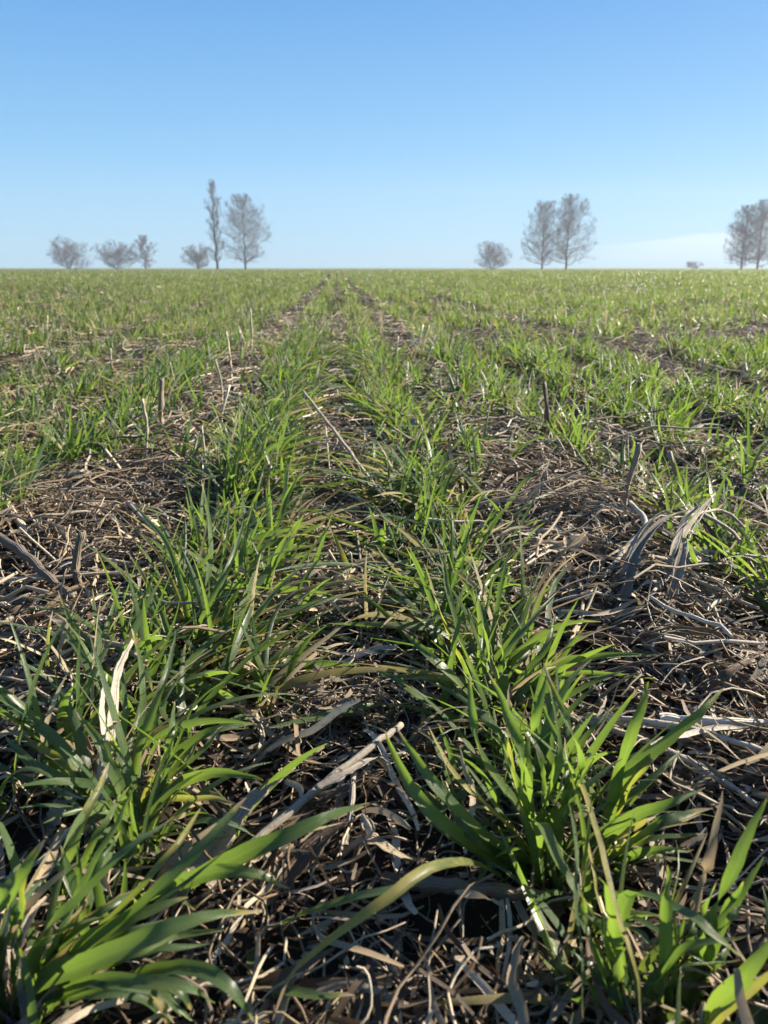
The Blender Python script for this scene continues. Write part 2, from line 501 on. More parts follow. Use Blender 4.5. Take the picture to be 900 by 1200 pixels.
for ri, x, y in tufts:
    dens = float(row_density(x, y))
    d = math.hypot(x, y)
    if ri < 2: dens = max(dens, 0.6) * (0.62 + 0.75 * float(np.clip((vnoise(x, y, 0.16, 31, 17) - 0.3) * 2.2, 0, 1)))
    elif ri in (2, 5): dens = max(dens, 0.95 if ri == 2 else 0.65)
    if ri >= 50: dens = rng.uniform(0.25, 0.6)
    if 1 < ri < 50 and abs(x) > 0.5: dens *= float(np.clip((vnoise(x, y, 0.33, 6, 12) + vnoise(x, y, 1.1, 16, 2) - 0.5) * 2.4, 0.45 if x < 0 else 0.15, 1.2))
    if dens < 0.12: continue
    if NT_ >= 290: break
    NT_ += 1
    S = 11 if d < 1.2 else 8
    n = int((64 + 40 * rng.random()) * dens * (1.35 if (d < 1.6 and ri < 2) else 1.0))
    if d < 0.42: n = int(n * 0.8)
    if n < 5: continue
    sc = rng.uniform(0.82, 1.12) * (1.06 if ri < 2 and d < 1.5 else 1) * (0.75 if d < 0.34 else 1)
    org = np.array([x, y, float(height(x, y))])
    V, F, C = tuft_geo(x, y, n, 0.030 if d > 0.45 else 0.022, 0.11, sc, org, S=S)
    o = mesh_obj('wheat_tuft', V, F, M_LEAF, C)
    o.location = org
    nd = max(3, int(n * 0.30))
    V, F, C = tuft_geo(x, y, nd, 0.045, 0.11, sc, org, S=S, only_dry=True)
    mesh_obj('withered_leaves', V, F, M_LEAF, C, parent=o)
    if ri < 2 and d > 0.45:
        nl = int(n * 0.34)
        sgn = 1 if ri == 0 else -1
        b = np.stack([rng.normal(0, 0.03, nl), rng.uniform(-0.06, 0.06, nl), np.zeros(nl)], -1)
        az_ = np.where(sgn > 0, 0.0, math.pi) + rng.normal(0, 1.0, nl)
        V, F, C = blade_set(b, az_, rng.uniform(0.9, 1.4, nl), rng.uniform(0.08, 0.15, nl), rng.uniform(0.004, 0.0075, nl), rng.uniform(0.1, 0.7, nl), rng.beta(2, 2.5, nl), np.where(rng.random(nl) < .3, .6, 0.0), S=S, origin=org)
        mesh_obj('trailing_leaves', V, F, M_LEAF, C, parent=o)
    kk = row_seen.get(ri, 0); row_seen[ri] = kk + 1
    grp = 'tufts of young wheat standing in rows'
    if ri in row_names and kk < 12:
        lab = '%s%s tuft of green wheat in the %s' % (ORD[kk], ' nearest' if kk else '', row_names[ri])
    else:
        side = 'left' if x < 0 else 'right'
        if ri >= 50: lab = 'stray small wheat tuft growing inside the %s straw strip' % side
        elif ri in (0, 1): lab = 'green wheat tuft farther up the centre row to the ' + side
        elif ri in (2, 5): lab = 'green wheat tuft farther up the row edging the %s straw strip' % side
        elif abs(x) < 0.9: lab = 'green wheat tuft in the second row beyond the %s straw strip' % side
        elif abs(x) < 1.2: lab = 'green wheat tuft in the third row beyond the %s straw strip' % side
        else: lab = 'green wheat tuft in the outer rows far beyond the %s straw strip' % side
    tag(o, lab, 'wheat', grp, 'thing')
last_y = max(t[2] for t in tufts)

# the rest of the field: rows too many to count
def field(d0, d1, rho0, dref, S, prof, lfac=1.0):
    parts = []
    ndrop = 0
    edges = np.geomspace(d0, d1, 9)
    for a, b in zip(edges[:-1], edges[1:]):
        rho = rho0 * min(1.0, (dref / a) ** 2)
        wmul = max(1.0, a / dref) ** 0.95
        area = 0.5 * 1.7 * (b * b - a * a)
        n = int(rho * area)
        ang = rng.uniform(-0.80, 0.80, n) + YAW
        rr = np.sqrt(rng.uniform(a * a, b * b, n))
        x = rr * np.sin(ang); y = rr * np.cos(ang)
        # snap to the nearest row
        xs = np.sort(ROWS)
        idx = np.clip(np.searchsorted(xs, x), 1, len(xs) - 1)
        near = np.where(np.abs(x - xs[idx - 1]) < np.abs(x - xs[idx]), xs[idx - 1], xs[idx])
        inside = np.abs(x) < xs[-1]
        # leaves that would fall in the two straw strips are dropped, not moved
        keep = np.ones(n, bool)
        keep &= ~((np.abs(x - GAPS[0]) < 0.08) | (np.abs(x - GAPS[1]) < 0.08)) | (rng.random(n) < np.where(x > 0, 0.22, 0.16) + 0.2 * np.clip((rr - 3) / 12, 0, 1))
        x = np.where(inside, near + rng.normal(0, 0.045, n), x)
        dens = row_density(x, y) * np.clip((vnoise(x, y, 0.33, 6, 12) + vnoise(x, y, 1.1, 16, 2) - 0.62) * 2.6, np.where(x < 0, 0.35, 0.06), 1.35)
        big = vnoise(x, y, 2.2, 4, 4)
        far = np.clip((rr - 8) / 30, 0, 0.7)
        dens = dens * (1 - far) + far * (0.55 + 0.5 * big)
        clump = np.clip((vnoise(x, y, 0.10, 21, 13) - 0.25) * 2.6, 0.08, 1.4)
        keep &= rng.random(n) < dens * np.where(rr < 25, clump, 1)
        x, y, rr = x[keep], y[keep], rr[keep]
        n = len(x)
        z = height(x, y) - 0.003
        paz = rng.uniform(0, 2 * math.pi, n)
        azi = np.arctan2(np.sin(paz) + 0.25, np.cos(paz) + 0.35)
        L = rng.uniform(0.04, 0.11, n) * lfac
        W = rng.uniform(0.0032, 0.0075, n) * wmul
        dry = np.where(rng.random(n) < 0.27, rng.uniform(0.35, 1, n), 0)
        r = np.clip(rng.beta(2.4, 1.5, n), 0, 1)
        parts.append(blade_set(np.stack([x, y, z], -1), azi, np.abs(rng.normal(0.42, 0.26, n)), L, W,
                               np.abs(rng.normal(0.5, 0.45, n)), r, dry, S=S, prof=prof))
    return merge(parts)

V, F, C = field(NEAR - 0.05, 9, 2900, 6.0, 6, 'V')
o = mesh_obj('wheat_rows', V, F, M_LEAF, C)
tag(o, 'rows of green wheat in the middle of the field', 'grass', kind='stuff')
V, F, C = field(9, 165, 1500, 8.0, 5, 'flat')
o = mesh_obj('wheat_field', V, F, M_LEAF, C)
tag(o, 'far green wheat running up to the horizon', 'grass', kind='stuff')

# ------------------------------------------------------------------ straw litter
def litter(n, x, y, Lr, Wr, curl, lift, prof, S, tilt=0.12, bright=(0.1, 1.0), K=5, wiggle=0.0, grey=0.5):
    L = rng.uniform(Lr[0], Lr[1], n) * rng.uniform(0.5, 1, n)
    a0 = rng.uniform(0, 2 * math.pi, n)
    t = np.linspace(-0.5, 0.5, S)
    kap = rng.normal(0, curl, n)
    kap2 = rng.normal(0, curl, n)
    a = a0[:, None] + kap[:, None] * t[None] + kap2[:, None] * (t[None] ** 2) * 2
    if wiggle: a = a + wiggle * np.sin(t[None] * rng.uniform(6, 16, n)[:, None] + rng.uniform(0, 6, n)[:, None])
    el_ = rng.normal(0, tilt, n)[:, None] + rng.normal(0, curl * 0.5, n)[:, None] * t[None]
    d = np.stack([np.cos(a) * np.cos(el_), np.sin(a) * np.cos(el_), np.sin(el_)], -1)
    P = np.cumsum(d * (L / (S - 1))[:, None, None], axis=1)
    P -= P.mean(1, keepdims=True)
    P[..., 0] += x[:, None]; P[..., 1] += y[:, None]
    P[..., 2] += (np.abs(rng.normal(0, 1, n)) * lift)[:, None]
    hz = height(P[..., 0], P[..., 1]) + 0.0015
    P[..., 2] = hz + np.maximum(P[..., 2], 0)
    W = rng.uniform(Wr[0], Wr[1], n)
    end = 1 - 0.5 * np.abs(t * 2) ** 4 if prof != 'tube' else np.ones(S)
    hw = W[:, None] / 2 * end[None]
    r = np.clip(np.where(rng.random(n) < 0.58, rng.beta(1.6, 5.0, n), rng.beta(4.0, 1.8, n)) * (bright[1] - bright[0]) + bright[0], 0, 1)
    g = np.clip(rng.normal(grey - 0.15, 0.3, n), 0, 1)
    twist = rng.normal(0, 0.8, n)[:, None] + rng.normal(0, 1.6, n)[:, None] * t[None]
    return sweep(P, hw, None, twist, prof, fold=0.35, K=K, ta=r, tb=g)


def scatter(n, d0, d1, prefer):
    """places in the view wedge; prefer: share of them thinned out where wheat rows stand"""
    ang = rng.uniform(-0.80, 0.80, n) + YAW
    rr = np.sqrt(rng.uniform(d0 * d0, d1 * d1, n))
    x = rr * np.sin(ang); y = rr * np.cos(ang) - 0.05
    gap = np.zeros(n)
    for g_ in GAPS: gap = np.maximum(gap, np.exp(-((x - g_) / 0.13) ** 2))
    gap = np.maximum(gap, 0.85 * np.exp(-((x + 0.01) / 0.06) ** 2))
    gap = np.maximum(gap, 0.55 * vnoise(x, y, 0.25, 8, 2) * (np.abs(x) > 0.5))
    patch = vnoise(x, y, 0.09, 1, 6)
    k = rng.random(n) < (1 - prefer) + prefer * gap
    k &= rng.random(n) < np.clip((patch + 0.5 * vnoise(x, y, 0.035, 5, 15) - 0.42) * 2.0, 0.3, 1.1)
    return x[k], y[k]

parts = []
x, y = scatter(24000, 0.10, 1.25, 0.45)
parts.append(litter(len(x), x, y, (0.02, 0.09), (0.001, 0.0040), 0.55, 0.012, 'V', 7, bright=(0, 0.85)))
x, y = scatter(3000, 0.10, 1.3, 0.5)
parts.append(litter(len(x), x, y, (0.05, 0.16), (0.002, 0.0058), 0.5, 0.016, 'C', 10, tilt=0.3, bright=(0.15, 1.0), wiggle=0.12, grey=0.5))
x, y = scatter(20000, 0.10, 1.25, 0.5)
parts.append(litter(len(x), x, y, (0.02, 0.11), (0.0007, 0.0018), 1.5, 0.014, 'tube', 9, K=3, wiggle=0.22, tilt=0.22, bright=(0.25, 1.0), grey=0.35))
x, y = scatter(5200, 0.10, 1.5, 0.75)
kf = np.hypot(x, y) > 0.50; x, y = x[kf], y[kf]
parts.append(litter(len(x), x, y, (0.06, 0.24), (0.0012, 0.0036), 0.35, 0.017, 'tube', 7, K=6, tilt=0.12, bright=(0.3, 1.0), grey=0.5))
x, y = scatter(26000, 0.10, 1.1, 0.3)
parts.append(litter(len(x), x, y, (0.004, 0.018), (0.001, 0.0045), 0.9, 0.008, 'V', 3, tilt=0.5, grey=0.45))
V, F, C = merge(parts)
tag(mesh_obj('straw_litter', V, F, M_STRAW, C), 'tangled grey and tan straw and shredded maize leaves on the near soil', 'straw', kind='stuff')
parts = []
x, y = scatter(75000, 1.2, 4.5, 0.75)
parts.append(litter(len(x), x, y, (0.03, 0.12), (0.0015, 0.005), 0.7, 0.009, 'V', 5))
x, y = scatter(19000, 1.2, 5, 0.8)
parts.append(litter(len(x), x, y, (0.06, 0.24), (0.0015, 0.0042), 0.4, 0.018, 'tube', 5, K=4, tilt=0.12, bright=(0.3, 1.0)))
x, y = scatter(30000, 4.5, 12, 0.85)
parts.append(litter(len(x), x, y, (0.06, 0.18), (0.005, 0.014), 0.9, 0.010, 'V', 4))
x, y = scatter(26000, 12, 60, 0.9)
parts.append(litter(len(x), x, y, (0.15, 0.5), (0.02, 0.06), 0.5, 0.010, 'flat', 3, tilt=0.05))
V, F, C = merge(parts)
tag(mesh_obj('straw_residue', V, F, M_STRAW, C), 'strips of straw and maize residue between the farther wheat rows', 'straw', kind='stuff')

# ------------------------------------------------------------------ bare trees on the skyline
def tube_set(A, B, ra, rb, K=4):
    A = np.asarray(A); B = np.asarray(B)
    P = np.stack([A, B], 1)
    return sweep(P, np.stack([ra, rb], 1), None, None, 'tube', K=K)


def bare_tree(px, top, width, dist, kind, seed, label, stems=1):
    rs = random.Random(seed)
    c = G(px, 330)
    dirx = (c[:2]) / np.linalg.norm(c[:2])
    bx, by = dirx * dist
    Hh = (313.5 - top) / 961.0 * dist
    half = width / 2 / 913.0 * dist * (1.3 if kind == 'tall' else 1.1)
    root = bpy.data.objects.new('bare_tree', None); COL.objects.link(root)
    root.location = (bx, by, 0)
    tag(root, label, 'tree', 'bare trees along the skyline', 'thing')
    trunk, tw = [], []
    def env(f, az_):
        """crown radius at relative height f"""
        if kind == 'poplar': q = math.sin(math.pi * min(1, max(0.02, (f + 0.05) / 1.07))) ** 0.6
        elif kind == 'tall': q = max(0.0, 1 - ((f - 0.36) / (0.66 if f > 0.36 else 0.50)) ** 2) ** 0.55
        else: q = max(0.0, 1 - ((f - 0.45) / (0.56 if f > 0.45 else 0.72)) ** 2) ** 0.5
        return half * q * (0.86 + 0.16 * math.sin(3 * az_ + seed) + 0.10 * math.sin(5 * az_ + 7 * f + seed))
    def limb(a, b, r0, r1, n, acc, bow):
        pts = [a]
        for i in range(1, n + 1):
            t = i / n
            q = a.lerp(b, t) + Vector((0, 0, -bow * math.sin(math.pi * t))) + Vector((rs.gauss(0, 1), rs.gauss(0, 1), rs.gauss(0, 1))) * (b - a).length * (0.007 if acc is trunk else 0.035)
            pts.append(q)
        for i in range(n):
            acc.append((tuple(pts[i]), tuple(pts[i + 1]), r0 + (r1 - r0) * i / n, r0 + (r1 - r0) * (i + 1) / n))
        return pts
    def shoots(pts, ln, r, lev, mean):
        for i in range(1, len(pts)):
            for _ in range({0: 2, 1: 2, 2: 1}[lev]):
                p = pts[i - 1].lerp(pts[i], rs.random())
                d = (pts[i] - pts[i - 1]).normalized()
                v = Vector((rs.gauss(0, 1), rs.gauss(0, 1), rs.gauss(0.15, 0.7))).normalized()
                d = (d * 0.75 + v * 0.75 + Vector((0, 0, 0.22))).normalized()
                e = p + d * ln * rs.uniform(0.5, 1.15)
                f = e.z / Hh
                lim = env(min(max(f, 0.02), 0.99), math.atan2(e.y, e.x))
                rad = math.hypot(e.x, e.y)
                if f > 1.0 or f < 0.06 or rad > lim * 1.06: e = p.lerp(e, 0.35)
                q = limb(p, e, r, 0.0085, 3, tw, -0.04 * ln)
                if lev < 2: shoots(q, ln * 0.55, max(r * 0.6, 0.011), lev + 1, mean)
    nl = {'poplar': 26, 'tall': 40, 'round': 22}[kind]
    if width < 30 and kind != 'poplar': nl = int(nl * 0.6)
    if width <= 22: nl = 7
    for sI in range(stems):
        k2 = (sI - (stems - 1) / 2)
        topz = Hh * {'poplar': 0.99, 'tall': 0.95, 'round': 0.80}[kind] * (1 - 0.08 * (sI % 2))
        off = k2 * half * (0.55 if kind != 'round' else 0.75)
        r0 = 0.015 * Hh + 0.03
        st = limb(Vector((off * 0.01, 0, -0.3)), Vector((off + rs.gauss(0, .03) * half, rs.gauss(0, .1) * half, topz)), r0, 0.02, 12, trunk, 0)
        for i in range(nl // (1 if stems == 1 else 2) + 2):
            f0 = {'poplar': 0.06, 'tall': 0.06, 'round': 0.03}[kind] + (0.84 if kind != 'round' else 0.6) * ((i + rs.random()) / (nl // (1 if stems == 1 else 2) + 2))
            x_ = f0 * topz / topz * 12; i0 = min(int(x_), 11)
            a = st[i0].lerp(st[i0 + 1], x_ - i0)
            az_ = i * 2.4 + rs.gauss(0, 0.4)
            rise = {'poplar': rs.uniform(0.10, 0.20), 'tall': rs.uniform(0.10, 0.24), 'round': rs.uniform(0.05, 0.42)}[kind] * min(1, 0.4 + f0 * 1.5)
            f1 = min(f0 + rise, 0.97)
            rr_ = env(f1, az_) * rs.uniform(0.8, 1.0)
            b = Vector((math.cos(az_) * rr_, math.sin(az_) * rr_, f1 * Hh))
            ln = (b - a).length
            q = limb(a, b, max(r0 * (1 - f0) * 0.42, 0.03), 0.014, 5, tw, ln * rs.uniform(-0.02, 0.10))
            shoots(q, min(ln * 0.42, half * 0.5), 0.017, 0, None)
    sc3 = np.ones(3)
    for nm, seg, K in (('trunk', trunk, 7), ('crown', tw, 3)):
        A = np.array([q[0] for q in seg]) * sc3; B = np.array([q[1] for q in seg]) * sc3
        V, F, C = tube_set(A, B, np.array([q[2] for q in seg]), np.array([q[3] for q in seg]), K)
        mesh_obj(nm, V, F, M_BARK, None, parent=root)
    print('tree', px, len(tw))

bare_tree(83, 277, 48, 210, 'round', 1, 'low round bare tree at the far left end of the skyline', 2)
bare_tree(138, 281, 50, 215, 'round', 2, 'low hazy bare tree second from the left, broad and shrubby', 2)
bare_tree(172, 275, 28, 210, 'tall', 3, 'small narrow bare tree third from the left')
bare_tree(233, 282, 36, 200, 'round', 4, 'low bare bush tree just left of the tall narrow poplar')
bare_tree(256, 213, 24, 190, 'poplar', 5, 'tallest tree, a narrow upright bare poplar on the left')
bare_tree(289, 228, 58, 190, 'tall', 6, 'wide tall bare tree just right of the narrow poplar')
bare_tree(576, 279, 48, 205, 'round', 7, 'small round bare tree standing alone right of the centre', 2)
bare_tree(634, 236, 50, 190, 'tall', 8, 'left one of the joined pair of tall bare trees')
bare_tree(662, 229, 50, 188, 'tall', 9, 'right and taller one of the joined pair of bare trees')
bare_tree(810, 304, 20, 235, 'round', 10, 'tiny low bare bush peeping over the horizon on the right')
bare_tree(866, 246, 46, 190, 'tall', 11, 'left half of the bare tree pair at the far right edge')
bare_tree(885, 241, 52, 192, 'tall', 12, 'right half of the bare tree pair at the far right edge')

# ------------------------------------------------------------------ the air: far trees fade a little towards the sky
hv = np.array([[a, b, c] for a in (-260, 260) for b in (-20, 260) for c in (-1.5, 24)], float)
hf = np.array([[0, 1, 3, 2], [4, 6, 7, 5], [0, 4, 5, 1], [2, 3, 7, 6], [0, 2, 6, 4], [1, 5, 7, 3]])
mh = bpy.data.materials.new('air'); mh.use_nodes = True
mh.node_tree.nodes.clear()
ho = mh.node_tree.nodes.new('ShaderNodeOutputMaterial'); pv = mh.node_tree.nodes.new('ShaderNodeVolumePrincipled')
pv.inputs['Color'].default_value = (0.80, 0.88, 1.0, 1); pv.inputs['Density'].default_value = 0.0007; pv.inputs['Anisotropy'].default_value = 0.2
mh.node_tree.links.new(pv.outputs[0], ho.inputs['Volume'])
tag(mesh_obj('haze', hv, hf, mh, smooth=False), 'thin pale haze over the field', 'haze', kind='stuff')

# ------------------------------------------------------------------ foreground wheat leaves, each read off the photograph
def hpts(pts):
    """(px, py, height above ground in cm)"""
    return np.array([G(a, b, c / 100.0) for a, b, c in pts])


def hero_tuft(label, blades, seed=0):
    """blades: list of (points, width mm, r, dry0, dry1, twist0, twist1)"""
    first = hpts(blades[0][0])[0]
    org = np.array([first[0], first[1], float(height(first[0], first[1]))])
    green, dry = [], []
    if len(blades) > 3:
        # narrower companion leaves sprouting beside each one
        extra = []
        for pts, w, r, d0, d1, t0, t1 in blades:
            for _ in range(2):
                if rng.random() < 0.25: continue
                sh = rng.normal(0, 1, (2,)) * (26, 14); cut = rng.uniform(0.6, 0.95)
                bx, by, _z = pts[0]
                q = [(bx + rng.normal(0, 10), by + rng.normal(0, 8), 0)]
                for i, (a, b, c) in enumerate(pts[1:], 1):
                    f = i / (len(pts) - 1)
                    q.append((bx + (a - bx) * cut + sh[0] * f, by + (b - by) * cut + sh[1] * f + 6 * f, c * cut * rng.uniform(0.75, 1.05)))
                dd = rng.uniform(0.4, 0.9) if rng.random() < 0.22 else 0.0
                extra.append((q, w * rng.uniform(0.5, 0.78), float(np.clip(r + rng.normal(-0.1, 0.22), 0, 1)), min(dd, 0.49), max(dd, 0.15), t0 + rng.normal(0, .5), t1 + rng.normal(0, .5)))
        blades = list(blades) + extra
    for pts, w, r, d0, d1, t0, t1 in blades:
        S = 18
        P = spline(hpts(pts), S) - org
        t = np.linspace(0, 1, S)
        prof = np.minimum(1, 0.5 + 0.5 * t / 0.22) * (1 - t ** 3.0) ** 0.85
        hw = (w * 0.76 / 2000.0 * prof + 0.0002)[None]
        P = P + np.cumsum(rng.normal(0, 0.00035, P.shape), axis=0)
        tw = (t0 + (t1 - t0) * t)[None]
        g = (d0 + (d1 - d0) * t ** 2 + np.clip((t - rng.uniform(0.86, 0.97)) * 9, 0, 1) * 0.8).clip(0, 1)[None]
        res = sweep(P[None], hw, None, tw, 'C', fold=0.22, ta=np.full((1, S), r * 0.85), tb=g)
        (dry if d0 > 0.5 else green).append(res)
    V, F, C = merge(green or dry)
    o = mesh_obj('wheat_tuft', V, F, M_LEAF, C)
    o.location = org
    if green:
        for q in dry:
            mesh_obj('dead_leaf', q[0], q[1], M_LEAF, q[2], parent=o)
    tag(o, label, 'wheat', 'tufts of young wheat standing in rows', 'thing')
    return o

hero_tuft('broad leaved wheat tuft in the bottom left corner', [
    ([(30, 1190, 0), (45, 1150, 3), (100, 1130, 5.5), (170, 1100, 7.2), (225, 1080, 7.5), (303, 1075, 6.5)], 10.5, 0.7, 0, 0.3, -1.05, -0.2),
    ([(50, 1185, 0), (110, 1105, 4.5), (175, 1050, 7), (240, 985, 8.5), (282, 938, 9)], 9.5, 0.25, 0, 0.1, 0.2, -0.2),
    ([(35, 1180, 0), (48, 1100, 5), (95, 1050, 7), (150, 995, 8.5), (205, 960, 8.5)], 9, 0.4, 0, 0.1, -0.3, 0.3),
    ([(40, 1185, 0), (80, 1080, 5), (115, 1015, 7), (150, 960, 8), (172, 915, 8.5)], 10, 0.3, 0, 0.0, 0.2, 0.8),
    ([(8, 1200, 0), (5, 1130, 4), (8, 1080, 7), (25, 1035, 9), (58, 990, 10)], 10, 0.8, 0, 0.1, -0.9, -0.5),
    ([(18, 1195, 0), (20, 1150, 3), (28, 1090, 6), (34, 1040, 8), (36, 1010, 9)], 6, 0.6, 0, 0.9, -0.9, -0.9),
    ([(35, 1185, 0), (42, 1120, 4), (80, 1090, 5.5), (128, 1075, 5.5)], 9, 0.95, 0.15, 0.3, 0.6, 0.4),
    ([(90, 1180, 0), (165, 1145, 3.5), (225, 1143, 5), (265, 1165, 5), (295, 1205, 3.5)], 9, 0.35, 0, 0.1, 0.1, -0.3),
    ([(45, 1190, 0), (90, 1120, 4), (150, 1075, 6), (222, 1048, 6.5)], 9, 0.85, 0, 0.1, -0.9, -0.5),
    ([(20, 1200, 0), (70, 1165, 3), (130, 1150, 5), (215, 1160, 5.5), (250, 1185, 4)], 7.5, 0.5, 0, 0.1, -0.4, -0.2),
    ([(110, 1190, 0), (150, 1160, 2.5), (190, 1175, 3), (230, 1210, 2)], 9, 0.3, 0, 0, 0.2, 0.4),
    ([(0, 1200, 0), (-10, 1120, 5), (-5, 1060, 9), (18, 1020, 10)], 10, 0.6, 0, 0, -0.8, -0.5),
    ([(60, 1190, 0), (110, 1140, 2), (170, 1120, 3.5), (240, 1112, 3)], 9, 0.3, 0, 0, 0.1, 0.1),
])
hero_tuft('wheat tuft with long leaves arching right above the bottom left corner', [
    ([(150, 1060, 0), (215, 1030, 3.5), (260, 1018, 4.8), (300, 1020, 4.8), (334, 1036, 3.8)], 8.5, 0.6, 0, 0.3, -1.15, -0.5),
    ([(150, 960, 0), (190, 926, 2.5), (225, 910, 4), (262, 905, 4.5), (305, 916, 4)], 8.5, 0.9, 0, 0.1, -1.4, -1.0),
    ([(190, 1050, 0), (250, 1015, 3), (310, 992, 4.6), (370, 965, 5.2), (428, 946, 4.6)], 10.5, 0.6, 0, 0.1, -1.15, -0.7),
    ([(170, 930, 0), (205, 885, 2.5), (250, 855, 4), (300, 846, 4)], 8, 0.65, 0, 0.2, -1.1, -0.8),
    ([(70, 1080, 0), (68, 1045, 2), (85, 1000, 4.5), (110, 940, 6), (131, 895, 6.5)], 8, 0.95, 0.25, 0.5, -0.5, -0.2),
    ([(150, 990, 0), (140, 930, 4), (120, 875, 6.5), (92, 835, 7.5)], 8, 0.75, 0, 0.2, 0.8, 0.3),
    ([(130, 960, 0), (108, 918, 3), (65, 862, 5.5), (25, 830, 6), (-5, 800, 6)], 9, 0.6, 0, 0.1, 0.4, 0.2),
    ([(130, 970, 0), (100, 932, 2.5), (45, 902, 4.5), (8, 866, 5)], 9.5, 0.4, 0, 0.1, 0.1, 0.2),
    ([(165, 950, 0), (182, 905, 3), (197, 865, 5.5), (202, 820, 6.5)], 6.5, 0.7, 0, 0.1, -0.8, -0.5),
    ([(155, 960, 0), (160, 880, 4), (188, 800, 7), (205, 740, 8)], 7, 0.6, 0, 0.1, -0.4, 0.0),
    ([(150, 950, 0), (165, 880, 3), (165, 800, 6.5), (150, 735, 8)], 6.5, 0.6, 0, 0.3, -0.9, -0.5),
    ([(150, 970, 0), (190, 920, 3), (235, 880, 5), (258, 850, 5.5)], 8, 0.35, 0, 0.1, 0, 0.3),
    ([(160, 990, 0), (215, 970, 2.5), (265, 968, 3), (300, 985, 2)], 8, 0.3, 0, 0.1, 0.2, 0.2),
])
hero_tuft('long drooping olive and tan leaf arching over the bottom centre', [
    ([(600, 1040, 0), (570, 1018, 3), (540, 1014, 5.5), (500, 1026, 7), (450, 1065, 7), (400, 1100, 6), (350, 1145, 4.6), (325, 1200, 3)], 7.5, 0.35, 0.36, 0.70, 0.35, -0.3),
])
hero_tuft('single dark green leaf reaching right across the bottom centre', [
    ([(300, 1100, 0), (345, 1075, 2.5), (390, 1060, 4), (450, 1042, 5), (505, 1028, 5)], 9.5, 0.45, 0, 0.1, 0.3, 0.15),
    ([(290, 1110, 0), (300, 1150, 2), (350, 1165, 3), (410, 1170, 3)], 8, 0.35, 0.1, 0.3, 0.1, 0.1),
])
hero_tuft('large wheat tuft low in the right centre row, leaves fanned upright', [
    ([(640, 1030, 0), (572, 998, 3), (512, 955, 6), (475, 908, 7.5), (450, 855, 8.5)], 9, 0.75, 0, 0.3, 0.55, 0.9),
    ([(640, 1020, 0), (575, 990, 3.5), (528, 950, 6), (495, 912, 7.5), (464, 862, 8.5)], 8.5, 0.65, 0, 0.1, 0.3, 0.8),
    ([(630, 1010, 0), (605, 950, 4), (568, 900, 7), (550, 850, 9.5), (545, 795, 11)], 8.5, 0.7, 0, 0.15, 0.6, 0.5),
    ([(635, 1015, 0), (622, 950, 4), (612, 885, 8), (596, 835, 10), (572, 788, 11)], 8, 0.85, 0, 0.2, 0.4, 0.8),
    ([(640, 1020, 0), (632, 960, 4), (650, 910, 7), (653, 865, 9), (641, 785, 11.5)], 7.5, 0.8, 0, 0.3, -0.6, -0.9),
    ([(630, 1000, 0), (615, 900, 6), (624, 845, 9), (640, 790, 11)], 7.5, 0.8, 0, 0.1, -0.3, -0.6),
    ([(660, 1030, 0), (658, 965, 4), (686, 905, 7), (670, 850, 10), (643, 780, 12)], 7, 0.75, 0, 0.5, -0.2, 0.5),
    ([(650, 1030, 0), (655, 975, 3.5), (680, 930, 6), (735, 890, 7)], 9, 0.8, 0, 0.1, 0.5, 0.2),
    ([(700, 1010, 0), (720, 915, 5), (737, 858, 8), (750, 822, 9.5), (757, 795, 10.5)], 8, 0.7, 0, 0.1, -0.9, -0.8),
    ([(700, 1000, 0), (730, 912, 5), (775, 870, 7), (820, 832, 8.5), (845, 808, 9)], 8, 0.65, 0.1, 0.4, -1.1, -1.0),
    ([(690, 1030, 0), (720, 970, 3.5), (770, 940, 5.5), (820, 917, 6)], 7.5, 0.7, 0, 0.2, -1.1, -1.0),
    ([(690, 1040, 0), (735, 992, 3), (780, 962, 5), (835, 948, 5)], 9.5, 0.15, 0.15, 0.3, 0.1, -0.3),
    ([(700, 1040, 0), (752, 990, 3), (822, 980, 3.5)], 8, 0.7, 0, 0.1, 0.4, 0.2),
    ([(640, 1060, 0), (628, 968, 5), (650, 1010, 6), (669, 1058, 5.5)], 9, 0.9, 0, 0.2, 0.1, 0.4),
    ([(620, 1010, 0), (590, 960, 2), (552, 946, 3)], 5.5, 0.9, 0.35, 0.75, 0.3, 0.3),
    ([(640, 1000, 0), (598, 930, 2), (545, 925, 2.5), (500, 960, 2)], 7, 0.4, 0.1, 0.2, 0.4, 0.3),
    ([(690, 1060, 0), (678, 920, 6), (700, 990, 7), (715, 1060, 7), (736, 1120, 7), (752, 1210, 5)], 3.2, 0.5, 0.45, 0.55, 0.1, 0.4),
])
